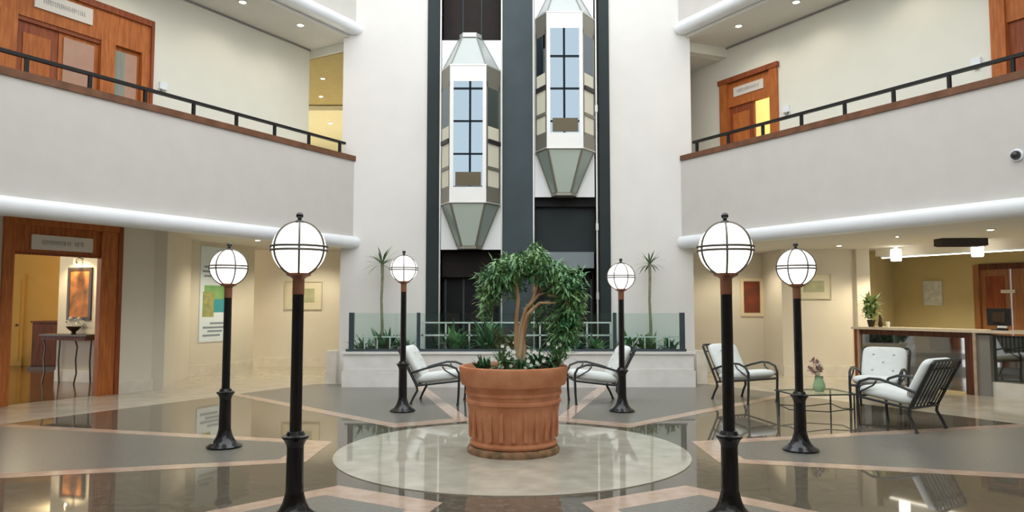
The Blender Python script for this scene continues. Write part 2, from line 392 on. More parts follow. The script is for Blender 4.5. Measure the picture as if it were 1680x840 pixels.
def lift_car(x, zc, label):
    t = thing('lift_car', label, 'lift', (x, YP-.085, zc), 0, 'panoramic lift cars')
    plan = [(-.575, 0), (-.575, -.22), (-.375, -.6), (.315, -.6), (.575, -.22), (.575, 0)]
    cx = -.03
    def ring(sc, z, sy=None): return [(cx+(px-cx)*sc, py*(sy or sc), z) for px, py in plan]
    # heights: body 0 .. 2.62
    MB().box(-.585, .585, -.02, .02, -.86, 3.30).build('back_panel', M['carback'], t)
    body0, body1 = ring(1, .0), ring(1, 2.62)
    def seg(i, z0, z1, s0=1, s1=1, ins=0):
        a, b = ring(s0, z0)[i], ring(s0, z0)[i+1]; c, d = ring(s1, z1)[i+1], ring(s1, z1)[i]
        return [Vector(q) for q in (a, b, c, d)]
    def strip(mb, i, t0, t1, z0, z1, th=.03):
        a, b = Vector(plan[i]), Vector(plan[i+1]); p, q = a+(b-a)*t0, a+(b-a)*t1
        mb.panel((p.x,p.y,z0), (q.x,q.y,z0), (q.x,q.y,z1), (p.x,p.y,z1), -th)
    # front face: white surround + mirrored glass + dado
    mb = MB(); strip(mb, 2, 0, .10, 0, 2.62); strip(mb, 2, .90, 1, 0, 2.62); strip(mb, 2, .10, .90, 2.30, 2.62); strip(mb, 2, .10, .90, 0, .28)
    mb.build('front_surround', M['carwhite'], t)
    mb = MB(); strip(mb, 2, .10, .90, .28, 2.30, .015); g = mb.build('front_glass', M['carmirror'], t)
    mb = MB(); strip(mb, 2, .16, .86, .30, .56, -.008); mb.build('dado_panel', M['cbrown'], g)
    # flanks
    for i in (1, 3):
        mb = MB(); strip(mb, i, 0, .12, .25, 2.3); strip(mb, i, .88, 1, .25, 2.3); strip(mb, i, 0, 1, 2.2, 2.62); strip(mb, i, 0, 1, 0, .30)
        mb.build('flank_frame', M['steeldark'], t)
        mb = MB(); strip(mb, i, .12, .88, .30, 1.45, .012); mb.build('flank_glass', M['carcream'], t)
        mb = MB(); strip(mb, i, .12, .88, 1.45, 2.2, .012); mb.build('flank_glass', M['carmirror'], t)
        mb = MB(); strip(mb, i, .12, .95, 1.12, 1.20, -.03); mb.build('flank_fitting', M['blackplastic'], t)
        mb = MB(); strip(mb, i, .12, .95, .62, .68, -.02); mb.build('flank_fitting', M['steeldark'], t)
    for i in (0, 4):
        mb = MB(); strip(mb, i, 0, 1, 0, 2.62); mb.build('side_panel', M['carcream'], t)
    # upper glass hood and lower glass lantern
    def cone(z0, s0, z1, s1, m, nm):
        for i in range(5):
            q = seg(i, z0, z1, s0, s1)
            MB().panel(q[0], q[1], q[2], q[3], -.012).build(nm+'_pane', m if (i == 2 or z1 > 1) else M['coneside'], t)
        for i in range(6):
            MB().tube([ring(s0, z0)[i], ring(s1, z1)[i]], .016 if z1 > 1 else .026, 6).build(nm+'_rib', M['steelmid'] if z1 > 1 else M['steeldark'], t)
        for (zz, ss) in ((z0, s0), (z1, s1)):
            MB().tube(ring(ss, zz), .018, 6).build(nm+'_rim', M['steelmid'] if z1 > 1 else M['steeldark'], t)
    cone(2.62, .96, 3.28, .40, M['cone'], 'hood')
    MB().prism([(p[0], p[1]) for p in ring(.38, 0)], 3.28, 3.38).build('hood_cap', M['steel'], t)
    cone(-.02, .94, -.80, .40, M['conelow'], 'lantern')
    MB().prism([(p[0], p[1]) for p in ring(.42, 0)], -.86, -.78).build('lantern_foot', M['steeldark'], t)
    MB().prism([(p[0]*1.01, p[1]*1.01) for p in plan], -.02, 0).build('car_floor', M['steel'], t)
    MB().prism([(p[0]*1.01, p[1]*1.01) for p in plan], 2.60, 2.63).build('car_roof', M['steel'], t)
lift_car(-.80, 3.43, 'glass panoramic lift car hanging lower in the left bay')
lift_car(1.03, 4.46, 'glass panoramic lift car hanging higher in the right bay')

# high window wall over the entrance, behind the viewer
wf = struct(MB().box(-3.6, 3.6, -.08, .08, 4.5, 4.7).build('window_1', M['beam'], None, loc=(0, -6.3, 0)))
for k in range(7): MB().box(-3.757+1.127*k-.035, -3.757+1.127*k+.035, -.08, .08, 4.7, 12.5).build('mullion', M['beam'], wf)
for k in range(6): MB().box(-3.75, 3.75, -.06, .06, 5.67+1.19*k, 5.72+1.19*k).build('transom', M['beam'], wf)
for k in range(-2, 3):
    struct(MB().box(-7.5, 7.5, -.08, .08, 12.5, 12.8).build('trim_roof_beam', M['beam'], None, loc=(0, 2.6*k, 0)))

# ------------------------------------------------------------------ ground floor walls
def wall_seg(p, q, z0, z1, th, name, m, skirt=True):
    """wall face from p to q, seen with p on the left; thickness goes away from the viewer"""
    p = Vector(p); q = Vector(q); d = q-p; L = d.length
    o = struct(MB().box(0, L, 0, th, z0, z1).build(name, m, None, loc=(p.x, p.y, 0), rz=math.atan2(d.y, d.x)))
    if skirt:
        MB().box(0, L, -.03, 0, 0, .20).build('skirting', M['skirt'], o)
        MB().box(0, L, -.02, 0, .20, .225).build('skirting_moulding', M['skirt'], o)
    return o
wL = wall_open('wall_left', 'L', 8.22, -6.5, 1.51, 0, 2.85, [(-.97, .85, 0, 2.80)], M['wall'])
MB().box(-6.5, -.99, -.03, 0, 0, .2).build('skirting', M['skirt'], wL)
MB().box(.86, 1.53, -.03, 0, 0, .2).build('skirting', M['skirt'], wL)
Bp = wl('L', 8.22, 1.51)[:2]
wall_seg(Bp, (-6.86, 7.55), 0, 2.85, -.2, 'wall_recess_left', M['wall'])
wall_seg((-6.86, 7.55), (-6.05, 9.6), 0, 2.85, .2, 'wall_poster', M['wall'])
wall_seg((-6.6, 10.4), (-3.0, 10.4), 0, 2.85, .2, 'wall_far_left', M['wall'])
wall_seg((-3.0, 10.4), (5.72, 9.2), 0, 2.85, .2, 'wall_far_right', M['wall'], skirt=False)
wall_seg((3.0, 9.2), (5.76, 9.2), 0, 2.7, .2, 'wall_far_lounge', M['wall'])
wall_seg((5.74, 8.0), (7.30, 8.0), 0, 2.7, .3, 'wall_pier', M['wall'])
wall_seg((5.745, 9.3), (5.745, 8.03), 0, 2.7, .2, 'wall_pier_side', M['wall'])
struct(MB().box(7.30, 7.58, 7.9, 8.3, 0, 2.68).build('wall_pilaster', M['wall']))
Cb = wl('R', 12.6, -3.87)[:2]
wall_seg((7.58, 8.15), Cb, 0, 2.7, .2, 'wall_reception_side', M['khaki'], skirt=False)
wall_open('wall_reception_back', 'R', 12.6, -3.95, 5, 0, 2.7, [(-2.05, .35, 0, 2.34)], M['khaki'])
for s in ('FL', 'FR'):
    struct(MB().box(-6, 6, 0, .2, 0, 2.85).build('wall_'+NAMES[s], M['wall'], None, loc=wl(s, 8.3), rz=RZ[s]))
struct(MB().box(-9, 9, 0, .2, 0, 2.85).build('wall_front', M['wall'], None, loc=(0, -11.5, 0)))
# upper floor space behind the tower
wall_seg((-13, 19.5), (13, 19.5), 3.5, 6.7, .2, 'wall_upper_back', M['wall_up'], skirt=False)
struct(MB().prism([(-12, 11), (-2, 11), (-2, 19.5), (-12, 19.5)], 6.50, 6.62).build('ceiling_coffer', M['coffer']))
struct(MB().prism([(-4.45, 7.62), (-3.3, 6.98), (-3.3, 11), (-9, 11)], 6.64, 6.82).build('ceiling_passage', M['tanceil']))
struct(MB().prism([(3.45, 6.98), (4.5, 7.5), (2.9, 10.4), (2.9, 8.7), (3.45, 8.6)], 6.6, 6.82).build('ceiling_passage', M['ceil']))
# downstand over the reception
bm_ = struct(MB().box(-3.0, 5, 0, .12, 2.52, 2.68).build('trim_3', M['wall'], None, loc=wl('R', 10.65), rz=RZ['R']))
struct(MB().box(-2.9, 5, .12, 2.2, 2.6, 2.68).build('ceiling_reception', M['khaki'], None, loc=wl('R', 10.65), rz=RZ['R']))

# left room seen through the ground floor door
wall_seg((-9.0, 6.95), (-7.45, 6.473), 0, 2.85, .25, 'wall_room_white', M['wall'])
wall_seg((-16, 10.7), (-7.0, 10.7), 0, 2.85, .2, 'wall_room_ochre', M['ochre'], skirt=False)

# ------------------------------------------------------------------ doors
def lettering(parent, w, z, groups, h=.07, y=-.006):
    mb = MB(); x = -w/2; rnd = random.Random(3)
    tot = sum(groups)+1.2*(len(groups)-1); cw = w/tot
    for gi, g in enumerate(groups):
        for k in range(g):
            x0 = x+k*cw; st = cw*.2
            mb.box(x0+.1*cw, x0+.1*cw+st, y, 0, z, z+h)
            r = rnd.random()
            if r < .7: mb.box(x0+.66*cw, x0+.66*cw+st, y, 0, z, z+h)
            if r > .3: mb.box(x0+.1*cw, x0+.86*cw, y, 0, z+h*.82, z+h)
            if r > .5 or r < .25: mb.box(x0+.1*cw, x0+.86*cw, y, 0, z+h*.42, z+h*.58)
        x += (g+1.2)*cw
    return mb.build('lettering', M['letter'], parent)
# ground floor left door: wide right jamb, open
d = struct(MB().box(-.97, -.82, -.06, .22, 0, 2.82).build('door_3', M['wood'], None, loc=wl('L', 8.22), rz=RZ['L']), 'orange wood door frame standing open on a warm room')
MB().box(.52, .85, -.04, .08, 0, 2.75).build('jamb', M['wood'], d)
MB().box(.80, .88, -.06, .0, 0, 2.82).build('architrave', M['wooddark'], d)
MB().box(-.82, .52, .02, .20, 2.30, 2.75).build('transom_panel', M['wood'], d)
MB().box(-.82, .80, -.06, .2, 2.72, 2.82).build('head', M['wood'], d)
MB().box(-.82, .52, -.0, .05, 2.27, 2.31).build('transom_bead', M['wooddark'], d)
sg = MB().box(-.475, .475, -.02, .01, -.115, .115).build('sign_plate', M['sign'], d); sg.location = (-.095, 0, 2.47); sg['label'] = 'pale sign plate over the door'
lt = lettering(sg, .66, -.035, [9, 3]); lt.location = (0, -.02, 0)
# upper left double door with side lights
d = struct(MB().box(-2.15, .71, -.02, .1, 5.62, 6.10).build('door_4', M['wood'], None, loc=wl('L', 7.35), rz=RZ['L']), 'wide orange wood door set with side lights on the left balcony')
for u0, u1 in ((-2.15, -2.0), (-1.55, -1.32), (-.12, .11), (.56, .71)): MB().box(u0, u1, -.03, .16, 3.5, 5.65).build('mullion', M['wood'], d)
MB().box(-2.19, .75, -.06, .1, 6.10, 6.20).build('head', M['wooddark'], d)
MB().box(.70, .75, -.06, .1, 3.5, 6.1).build('architrave', M['wooddark'], d)
MB().box(-1.32, -.12, -.0, .14, 5.56, 5.63).build('transom_bead', M['wooddark'], d)
lf = MB().box(-1.32, -.74, .04, .10, 3.5, 5.58).build('door_leaf', M['wooddark'], d)
MB().box(-1.22, -.84, .025, .04, 4.5, 5.4).build('raised_panel', M['wood'], lf)
lf = MB().box(-.72, -.12, .04, .10, 3.5, 5.58).build('door_leaf', M['wood'], d)
MB().box(-.66, -.20, .02, .04, 3.7, 5.5).build('glazing', M['pinkglass'], lf)
for (u0, u1) in ((-2.0, -1.55), (.11, .56)):
    wdw = MB().box(u0, u1, .05, .09, 3.5, 5.62).build('side_light', M['wood'], d)
    MB().box(u0+.03, u0+.20, .03, .05, 3.6, 5.55).build('glazing', M['greycurtain'], wdw)
    MB().box(u0+.20, u1-.05, .03, .05, 3.6, 5.55).build('glazing', M['pinkglass'], wdw)
sg = MB().box(-.42, .42, -.02, .01, -.125, .125).build('sign_plate', M['sign'], d); sg.location = (-.70, -.03, 5.92); sg['label'] = 'pale sign plate over the balcony door'
lt = lettering(sg, .62, -.035, [10]); lt.location = (0, -.02, 0)
# upper right door, one leaf open on a lit room
d = struct(MB().box(-4.12, -2.93, -.0, .1, 5.55, 6.04).build('door_5', M['wood'], None, loc=wl('R', 7.5), rz=RZ['R']), 'orange wood door on the right balcony, half open on a yellow room')
for u0, u1 in ((-4.26, -4.06), (-2.97, -2.79)): MB().box(u0, u1, -.05, .2, 3.5, 6.06).build('jamb', M['wood'], d)
MB().box(-4.29, -2.76, -.07, .2, 6.05, 6.15).build('head', M['wooddark'], d)
lf = MB().box(-4.06, -3.44, .04, .1, 3.5, 5.55).build('door_leaf', M['wooddark'], d)
MB().box(-3.96, -3.54, .025, .04, 4.4, 5.4).build('raised_panel', M['wood'], lf)
sg = MB().box(-.38, .38, -.02, .01, -.095, .095).build('sign_plate', M['sign'], d); sg.location = (-3.52, -.0, 5.83)
lt = lettering(sg, .56, -.03, [9], .06); lt.location = (0, -.02, 0)
# far right upper door
d = struct(MB().box(1.22, 2.85, -.0, .1, 5.55, 6.04).build('door_6', M['wood'], None, loc=wl('R', 7.5), rz=RZ['R']), 'orange wood door at the near end of the right balcony')
for u0, u1 in ((1.04, 1.24), (2.8, 3.0)): MB().box(u0, u1, -.05, .2, 3.5, 6.06).build('jamb', M['wood'], d)
MB().box(1.01, 3.03, -.07, .2, 6.05, 6.15).build('head', M['wooddark'], d)
MB().box(1.24, 2.0, .04, .1, 3.5, 5.55).build('door_leaf', M['wooddark'], d)
MB().box(2.02, 2.8, .04, .1, 3.5, 5.55).build('door_leaf', M['wooddark'], d)
sg = MB().box(-.45, .45, -.02, .01, -.11, .11).build('sign_plate', M['sign'], d); sg.location = (2.0, -.0, 5.84)
# yellow room behind door_5
wall_seg(wl('R', 9.6, -6.0)[:2], wl('R', 9.6, -1.0)[:2], 3.5, 6.82, .2, 'wall_upper_room', M['khaki'], skirt=False)
# reception double door
d = struct(MB().box(-2.05, -1.93, -.03, .15, 0, 2.34).build('door_7', M['brownwood'], None, loc=wl('R', 12.6), rz=RZ['R']), 'brown wooden double door behind the reception counter')
MB().box(-1.93, .35, -.03, .15, 2.24, 2.36).build('head', M['cabwood'], d)
for u0, u1 in ((-1.93, -1.36), (-1.33, -.5), (-.47, .3)):
    lf = MB().box(u0, u1, .03, .09, 0, 2.24).build('door_leaf', M['brownwood'], d)
    MB().box(u0+.1, u1-.1, .015, .03, 1.2, 2.1).build('raised_panel', M['wooddark'] if u0 < -1.5 else M['brownwood'], lf)
MB().box(-1.52, -1.25, -.01, .02, 1.74, 1.81).build('name_plate', M['sign'], d)
# plain panel door in the ochre room
d = struct(MB().box(-.36, .36, -.05, .0, 0, 2.25).build('door_8', M['ochre'], None, loc=(-12.5, 10.7, 0)))
MB().box(-.28, .28, -.07, -.05, .1, 2.12).build('raised_panel', M['ochre'], d)
MB().sphere((.24, -.1, 1.0), .035, 10, 6).build('door_knob', M['bronze'], d, smooth=True)

# ------------------------------------------------------------------ marble planter, balustrade, planting in front of the lifts
pl = thing('marble_planter', 'long white marble planter ledge below the lift tower', 'planter', (.12, 5.85, 0))
MB().box(-3.22, 3.22, -.03, .12, 0, .30).build('lower_course', M['slabm'], pl)
MB().box(-3.20, 3.20, 0, .12, .31, .60).build('upper_course', M['slabm'], pl)
MB().box(-3.20, 3.20, .01, .11, .30, .31).build('joint', M['skirt'], pl)
MB().box(-3.23, 3.23, -.03, .15, .60, .645).build('coping', M['slabm'], pl)
for sx in (-1, 1): MB().box(min(sx*3.22, sx*3.10), max(sx*3.22, sx*3.10), .12, .83, 0, .62).build('end_wall', M['slabm'], pl)
MB().box(-3.10, 3.10, .12, .78, .3, .56).build('soil', M['soil'], pl)
for sx, x in ((-1, -3.45), (1, 3.62)):
    o = struct(MB().box(x-.1, x+.1, 6.45, 6.72, 0, .62).build('baseboard_'+('left' if sx < 0 else 'right'), M['skirt']))
gb = thing('glass_balustrade', 'low green-tinted glass balustrade with dark posts on the marble planter', 'balustrade', (0, 5.92, .645))
px = (-2.95, -1.72, 1.89, 3.13)
for i, x in enumerate(px):
    w = .045 if i in (0, 3) else .03
    MB().box(x-w, x+w, -.03, .03, 0, .71).build('post', M['slate'], gb)
for a, b in ((-3.02, -1.72), (-1.72, 1.89), (1.89, 3.18)):
    MB().box(a+.03, b-.03, -.006, .006, .04, .70).build('glass_pane', M['glass'], gb)
MB().box(-3.05, 3.2, -.02, .02, 0, .045).build('base_channel', M['slate'], gb)
wfce = thing('white_fence', 'white metal fence of open squares behind the middle glass pane', 'fence', (.09, 6.42, .56))
for z in (.60, .36, .06): MB().box(-1.82, 1.80, -.012, .012, z-.014, z+.014).build('rail', M['fence'], wfce)
for k in range(9):
    x = -1.80+.4485*k; MB().box(x-.016, x+.016, -.012, .012, 0, .60).build('upright', M['fence'], wfce)
for x, z0, z1 in ((-1.58, .08, .58), (-.58, .38, .58), (.95, .38, .58), (1.35, .38, .58)):
    MB().box(x, x+.2, .014, .022, z0, z1).build('infill_panel', M['glass'], wfce)
for x0, x1, lab in ((-2.98, -1.80, 'low white fence among the shrubs under the left palm'), (2.02, 3.15, 'low white fence among the shrubs under the right palm')):
    t = thing('white_fence', lab, 'fence', (0, 6.10, .56))
    MB().box(x0, x1, -.01, .01, .33, .355).build('rail', M['fence'], t)
    for k in range(6):
        x = x0+(x1-x0)*k/5; MB().box(x-.012, x+.012, -.01, .01, 0, .33).build('upright', M['fence'], t)

def palm(x, y, z, h, label, rnd, n=17, L=.42):
    t = thing('palm_tree', label, 'palm', (x, y, z), 0, 'slender palms beside the lift tower')
    MB().tube([(0,0,0), (.01,.01,h*.3), (-.01,0,h*.6), (.005,0,h*.85), (0,0,h)], [.034,.028,.024,.026,.032], 8).build('trunk', M['palmstem'], t, smooth=True)
    for k in range(n):
        a = 2*PI*k/n+rnd.random()*.3; el = rnd.uniform(-.1, 1.2)
        dv = (math.cos(a)*math.cos(el), math.sin(a)*math.cos(el)*.8, math.sin(el))
        MB().leaf((0,0,h-.02), dv, (0,0,1), L*rnd.uniform(.7, 1.05), .034, rnd.uniform(.5, 1.3), 5).build('frond', M['palm'], t, flip=False)
    return t
palm(-2.47, 6.32, .56, 1.72, 'slender palm with a drooping crown in the left planter bed', random.Random(1), 30, .46)
palm(2.62, 6.32, .56, 1.72, 'slender palm with an upright thin crown in the right planter bed', random.Random(5), 24, .40)
def clump(name, label, cat, loc, n, L, w, m, rnd, group=None, spread=.12, el=(.3, 1.3), droop=.8, stems=True, clamp=None):
    t = thing(name, label, cat, loc, 0, group)
    mb = MB(); st = MB()
    for k in range(n):
        a = rnd.random()*2*PI; e = rnd.uniform(*el)
        p = Vector((rnd.uniform(-spread, spread), rnd.uniform(-spread, spread)*.6, rnd.uniform(0, L*.5)))
        mb.leaf(p, (math.cos(a)*math.cos(e), math.sin(a)*math.cos(e)*.7, math.sin(e)), (0,0,1), L*rnd.uniform(.6, 1.1), w*rnd.uniform(.7, 1.2), droop*rnd.uniform(.5, 1.3), 4)
    if clamp == 'pot':
        w_ = []
        for x_, y_, z_ in mb.v:
            X_, Y_ = x_+loc[0]-.015, y_+loc[1]; q_ = math.hypot(X_, Y_); k_ = min(1, .48/q_) if z_ < .08 else 1
            w_.append((X_*k_-loc[0]+.015, Y_*k_-loc[1], max(z_, .0)))
        mb.v = w_
    elif clamp: mb.v = [(x_, max(clamp[0], min(clamp[1], y_)), max(.01, z_)) for x_, y_, z_ in mb.v]
    f = mb.build('foliage', m, t, flip=False); f['kind'] = 'stuff'
    if stems:
        for k in range(4):
            st.tube([(rnd.uniform(-spread, spread)*.5, 0, -.02), (rnd.uniform(-spread, spread), rnd.uniform(-.04, .04), L*.7)], .006, 5)
        st.build('stems', M['palmstem'], t)
    return t
beds = [(-2.78, .22, .05, 40, 'leafdark', 'bushy dark shrub left of the left palm'), (-2.42, .30, .06, 60, 'leafdark', 'dense dark shrub around the foot of the left palm'),
        (-2.05, .26, .05, 45, 'leafdark', 'arching dark shrub right of the left palm'), (-1.05, .34, .05, 40, 'leaf', 'young leafy plant behind the middle glass, left of the pot'),
        (-.42, .42, .06, 70, 'leafdark', 'tall arching fern behind the middle glass'), (.05, .30, .06, 50, 'leafvar', 'light green fern behind the potted tree'),
        (1.1, .30, .05, 40, 'leafdark', 'dark shrub behind the middle glass, right of the potted tree'), (1.55, .26, .05, 36, 'leaf', 'small shrub in front of the right shaft column'),
        (2.2, .26, .06, 40, 'leaf', 'low shrub left of the right palm'), (2.55, .26, .07, 60, 'leafvar', 'spreading fern around the foot of the right palm'), (2.95, .24, .05, 40, 'leafdark', 'low shrub beside the right end post')]
for i, (x, L, w, n, m, lab) in enumerate(beds):
    clump('bed_shrub', lab, 'shrub', (x, 6.22+.06*(i%2), .56), int(n*1.5), L*1.35, w*1.2, M[m], random.Random(20+i), 'shrubs in the marble planter', clamp=(-.24, .32))

# ------------------------------------------------------------------ street lamps
def lamp(x, y, dz, rotm, lab):
    t = thing('street_lamp', lab, 'lamp', (x, y, .004), 0, 'black globe lamps around the disc')
    MB().lathe([(.18,0),(.182,.018),(.165,.03),(.135,.045),(.105,.075),(.082,.12),(.068,.17),(.064,.19)], 16).build('base', M['iron'], t, smooth=True)
    zc = .56+dz*.8
    MB().lathe([(.062,.18),(.058,zc-.05)], 16).build('lower_post', M['iron'], t, smooth=True)
    MB().lathe([(.058,zc-.06),(.062,zc-.04),(.075,zc-.015),(.092,zc+.005),(.092,zc+.018),(.066,zc+.026),(.055,zc+.05),(.044,zc+.055)], 20).build('collar', M['iron'], t, smooth=True)
    zn = 1.57+dz
    MB().lathe([(.042,zc+.05),(.040,zn)], 16).build('upper_post', M['iron'], t, smooth=True)
    MB().lathe([(.041,zn),(.041,zn+.11),(.052,zn+.12),(.085,zn+.135),(.085,zn+.15),(.05,zn+.155)], 20).build('neck', M['copper'], t, smooth=True)
    g = 1.895+dz; r = .188
    MB().sphere((0,0,g), r, 40, 20).build('globe', M['globe'], t, smooth=True)
    for zz in (-.014, .014): MB().torus((0,0,g+zz), r+.008, .0085).build('equator_ring', M['bronze'], t, smooth=True)
    for k in range(3): MB().torus((0,0,g), r+.006, .0075, axis=rotm+k*PI/3).build('meridian_ring', M['bronze'], t, smooth=True)
    MB().lathe([(.035,g+r-.004),(.028,g+r+.012),(.014,g+r+.02),(.014,g+r+.03),(.024,g+r+.04),(.026,g+r+.055),(.016,g+r+.07),(.004,g+r+.075)], 14).build('finial', M['iron'], t, smooth=True)
lamp(-1.52, -2.42, 0, 1.853, 'tall globe lamp in the left foreground with a ring facing forward')
lamp(1.53, -2.40, 0, 1.288+.06, 'tall globe lamp in the right foreground')
lamp(-3.03, .20, 0, -.862, 'globe lamp at the far left, in front of the poster wall')
lamp(2.97, .02, -.01, -1.312, 'globe lamp at the far right, before the low glass table')
lamp(-1.54, 2.80, .11, -1.424, 'small distant globe lamp left of the pot, by the left palm')
lamp(1.55, 2.80, .0, -1.19, 'small distant globe lamp right of the pot, by the right palm')

# ------------------------------------------------------------------ terracotta pot and fig tree
pot = thing('terracotta_pot', 'huge weathered terracotta pot on the pale marble disc', 'pot', (.015, 0, .008))
MB().lathe([(.47,0),(.475,.03),(.46,.06),(.43,.07)], 48, wob=lambda i,k: 1+.006*math.sin(k*5.3)).build('foot', M['terraold'], pot, smooth=True)
MB().lathe([(.42,.065),(.445,.08),(.45,.10),(.435,.125),(.42,.13)], 48).build('foot_moulding', M['terra'], pot, smooth=True)
MB().lathe([(.42,.125),(.428,.18),(.442,.28),(.458,.40),(.468,.47),(.475,.50)], 96, wob=lambda i,k: 1+(.012*math.cos(k*2*PI/6) if 0 < i < 5 else 0)).build('fluted_body', M['terra'], pot, smooth=True)
MB().lathe([(.46,.49),(.49,.505),(.49,.53),(.478,.54),(.482,.58),(.497,.59),(.497,.615),(.487,.625),(.495,.67),(.51,.69)], 64).build('shoulder_bands', M['terra'], pot, smooth=True)
MB().lathe([(.50,.675),(.535,.685),(.545,.71),(.555,.80),(.562,.84),(.555,.865),(.52,.87),(.50,.85),(.49,.78)], 64).build('rim', M['terra'], pot, smooth=True)
for k in range(24):
    a = 2*PI*k/24
    MB().box(-.018, .018, -.012, .006, .16, .46).build('relief_flute', M['terra'], pot, loc=(.448*math.cos(a), .448*math.sin(a), 0), rz=a+PI/2)
MB().lathe([(.50,.76),(.50,.80),(.3,.83),(.02,.84)], 32).build('soil', M['soil'], pot, smooth=True)
rnd = random.Random(11)
tree = thing('fig_tree', 'leafy fig tree with twisted bare stems growing in the terracotta pot', 'tree', (.015, 0, .84))
stems = [[(.05,0,-.05),(.055,.02,.22),(.07,.0,.42),(.13,-.02,.62),(.26,.0,.76),(.40,.02,.80)],
         [(.09,.02,-.05),(.11,-.02,.22),(.08,.02,.42),(.12,.03,.60),(.22,.05,.74),(.36,.06,.90)],
         [(.03,-.03,-.05),(.075,-.04,.20),(.10,-.03,.40),(.14,-.05,.56),(.27,-.08,.68),(.44,-.10,.68)],
         [(.06,.04,-.05),(.03,.04,.25),(.03,.03,.5),(.05,.02,.72),(.03,0,.92),(-.05,0,1.05)],
         [(.10,-.03,-.05),(.08,.03,.2),(.12,.0,.42),(.17,.02,.62),(.24,-.03,.84),(.26,-.04,1.05)]]
for s_ in stems: MB().tube(s_, [.03,.025,.022,.02,.016,.010], 8).build('trunk_stem', M['bark'], tree, smooth=True)
branches = [[(.04,0,.85),(-.06,-.05,.98),(-.18,-.08,.98),(-.29,-.05,.84)], [(.2,0,.80),(.22,-.1,1.02),(.22,-.12,1.2)], [(.3,0,.82),(.44,-.05,.94),(.57,-.06,.88),(.66,-.05,.70)],
            [(.25,.05,.82),(.35,.15,1.0),(.5,.2,.95)], [(.05,.03,.8),(-.08,.15,.95),(-.2,.2,.86)], [(.35,-.05,.76),(.52,-.12,.74),(.62,-.16,.52)]]
for b in branches: MB().tube(b, [.013,.010,.007,.004][:len(b)] if len(b) == 4 else [.013,.009,.005], 6).build('branch', M['bark'], tree, smooth=True)
mb = MB()
blobs = [(-.10,0,.98,.19,.2,.16,330),(.06,0,1.06,.18,.2,.13,330),(.22,0,1.12,.13,.2,.12,260),(.36,0,1.00,.20,.22,.14,360),(.52,-.03,.86,.18,.2,.17,420),(.60,-.02,.66,.13,.16,.20,330),
         (-.22,0,.82,.10,.12,.18,150),(-.30,0,.66,.05,.08,.20,70),(.52,.05,.48,.14,.12,.20,230),(.45,.1,.30,.10,.1,.14,110),(-.02,.12,.84,.14,.1,.14,90),(.70,-.03,.84,.05,.08,.20,60),
         (.30,.14,.55,.16,.08,.16,130),(.22,-.05,1.24,.05,.08,.06,40),(-.34,0,.95,.05,.08,.06,30),(.50,-.08,.36,.13,.1,.22,190),(.60,-.05,.50,.10,.1,.2,140),(-.16,-.08,.92,.16,.12,.14,140),(-.30,-.04,.74,.07,.08,.2,80)]
for (cx, cy, cz, rx, ry, rz, n) in blobs:
    for k in range(int(n*1.5)):
        while True:
            q = Vector((rnd.uniform(-1,1), rnd.uniform(-1,1), rnd.uniform(-1,1)))
            if q.length < 1: break
        p = Vector((cx+q.x*rx*1.1, cy+q.y*ry*1.1, cz+q.z*rz*1.1))
        dv = Vector((q.x*.8+rnd.uniform(-.6,.6), q.y*.8+rnd.uniform(-.6,.6), rnd.uniform(-.8,.7)))
        mb.leaf(p, dv, (rnd.uniform(-.5,.5), rnd.uniform(-.5,.5), 1), rnd.uniform(.05,.11), rnd.uniform(.018,.032), .5, 2)
f = mb.build('foliage', M['leaf'], tree, flip=False); f['kind'] = 'stuff'
def potplant(x, y, z, n, L, w, m, flowers, lab, seed):
    r = random.Random(seed)
    t = clump('underplanting', lab, 'plant', (x, y, z), n, L, w, M[m], r, 'low plants in the terracotta pot', .07, (.1, 1.3), .9, clamp='pot')
    for k in range(flowers):
        fb_ = MB(); c = (r.uniform(-.10,.10), r.uniform(-.12,.02), r.uniform(.06, L*1.15))
        for j in range(5):
            a = 2*PI*j/5; fb_.leaf(c, (math.cos(a), -.3, math.sin(a)), (0,-1,.2), .022, .02, .1, 2)
        fb_.build('flower', M['flower'], t, flip=False)
potplant(-.05, -.20, .82, 70, .24, .035, 'leafvar', 22, 'white-flowered plant left of the fig stems', 31)
potplant(.24, -.25, .82, 80, .20, .04, 'leafdark', 14, 'white-flowered plant right of the fig stems', 32)
potplant(.42, -.12, .82, 90, .26, .025, 'leaf', 6, 'grassy green plant near the right rim of the pot', 33)
potplant(-.28, -.26, .82, 90, .14, .03, 'leafdark', 0, 'low creeping plant along the left rim of the pot', 34)
potplant(.10, -.36, .82, 90, .13, .03, 'leafdark', 3, 'low creeping plant along the front rim of the pot', 35)
potplant(.10, .2, .82, 50, .26, .03, 'leaf', 4, 'taller green plant behind the fig stems', 36)

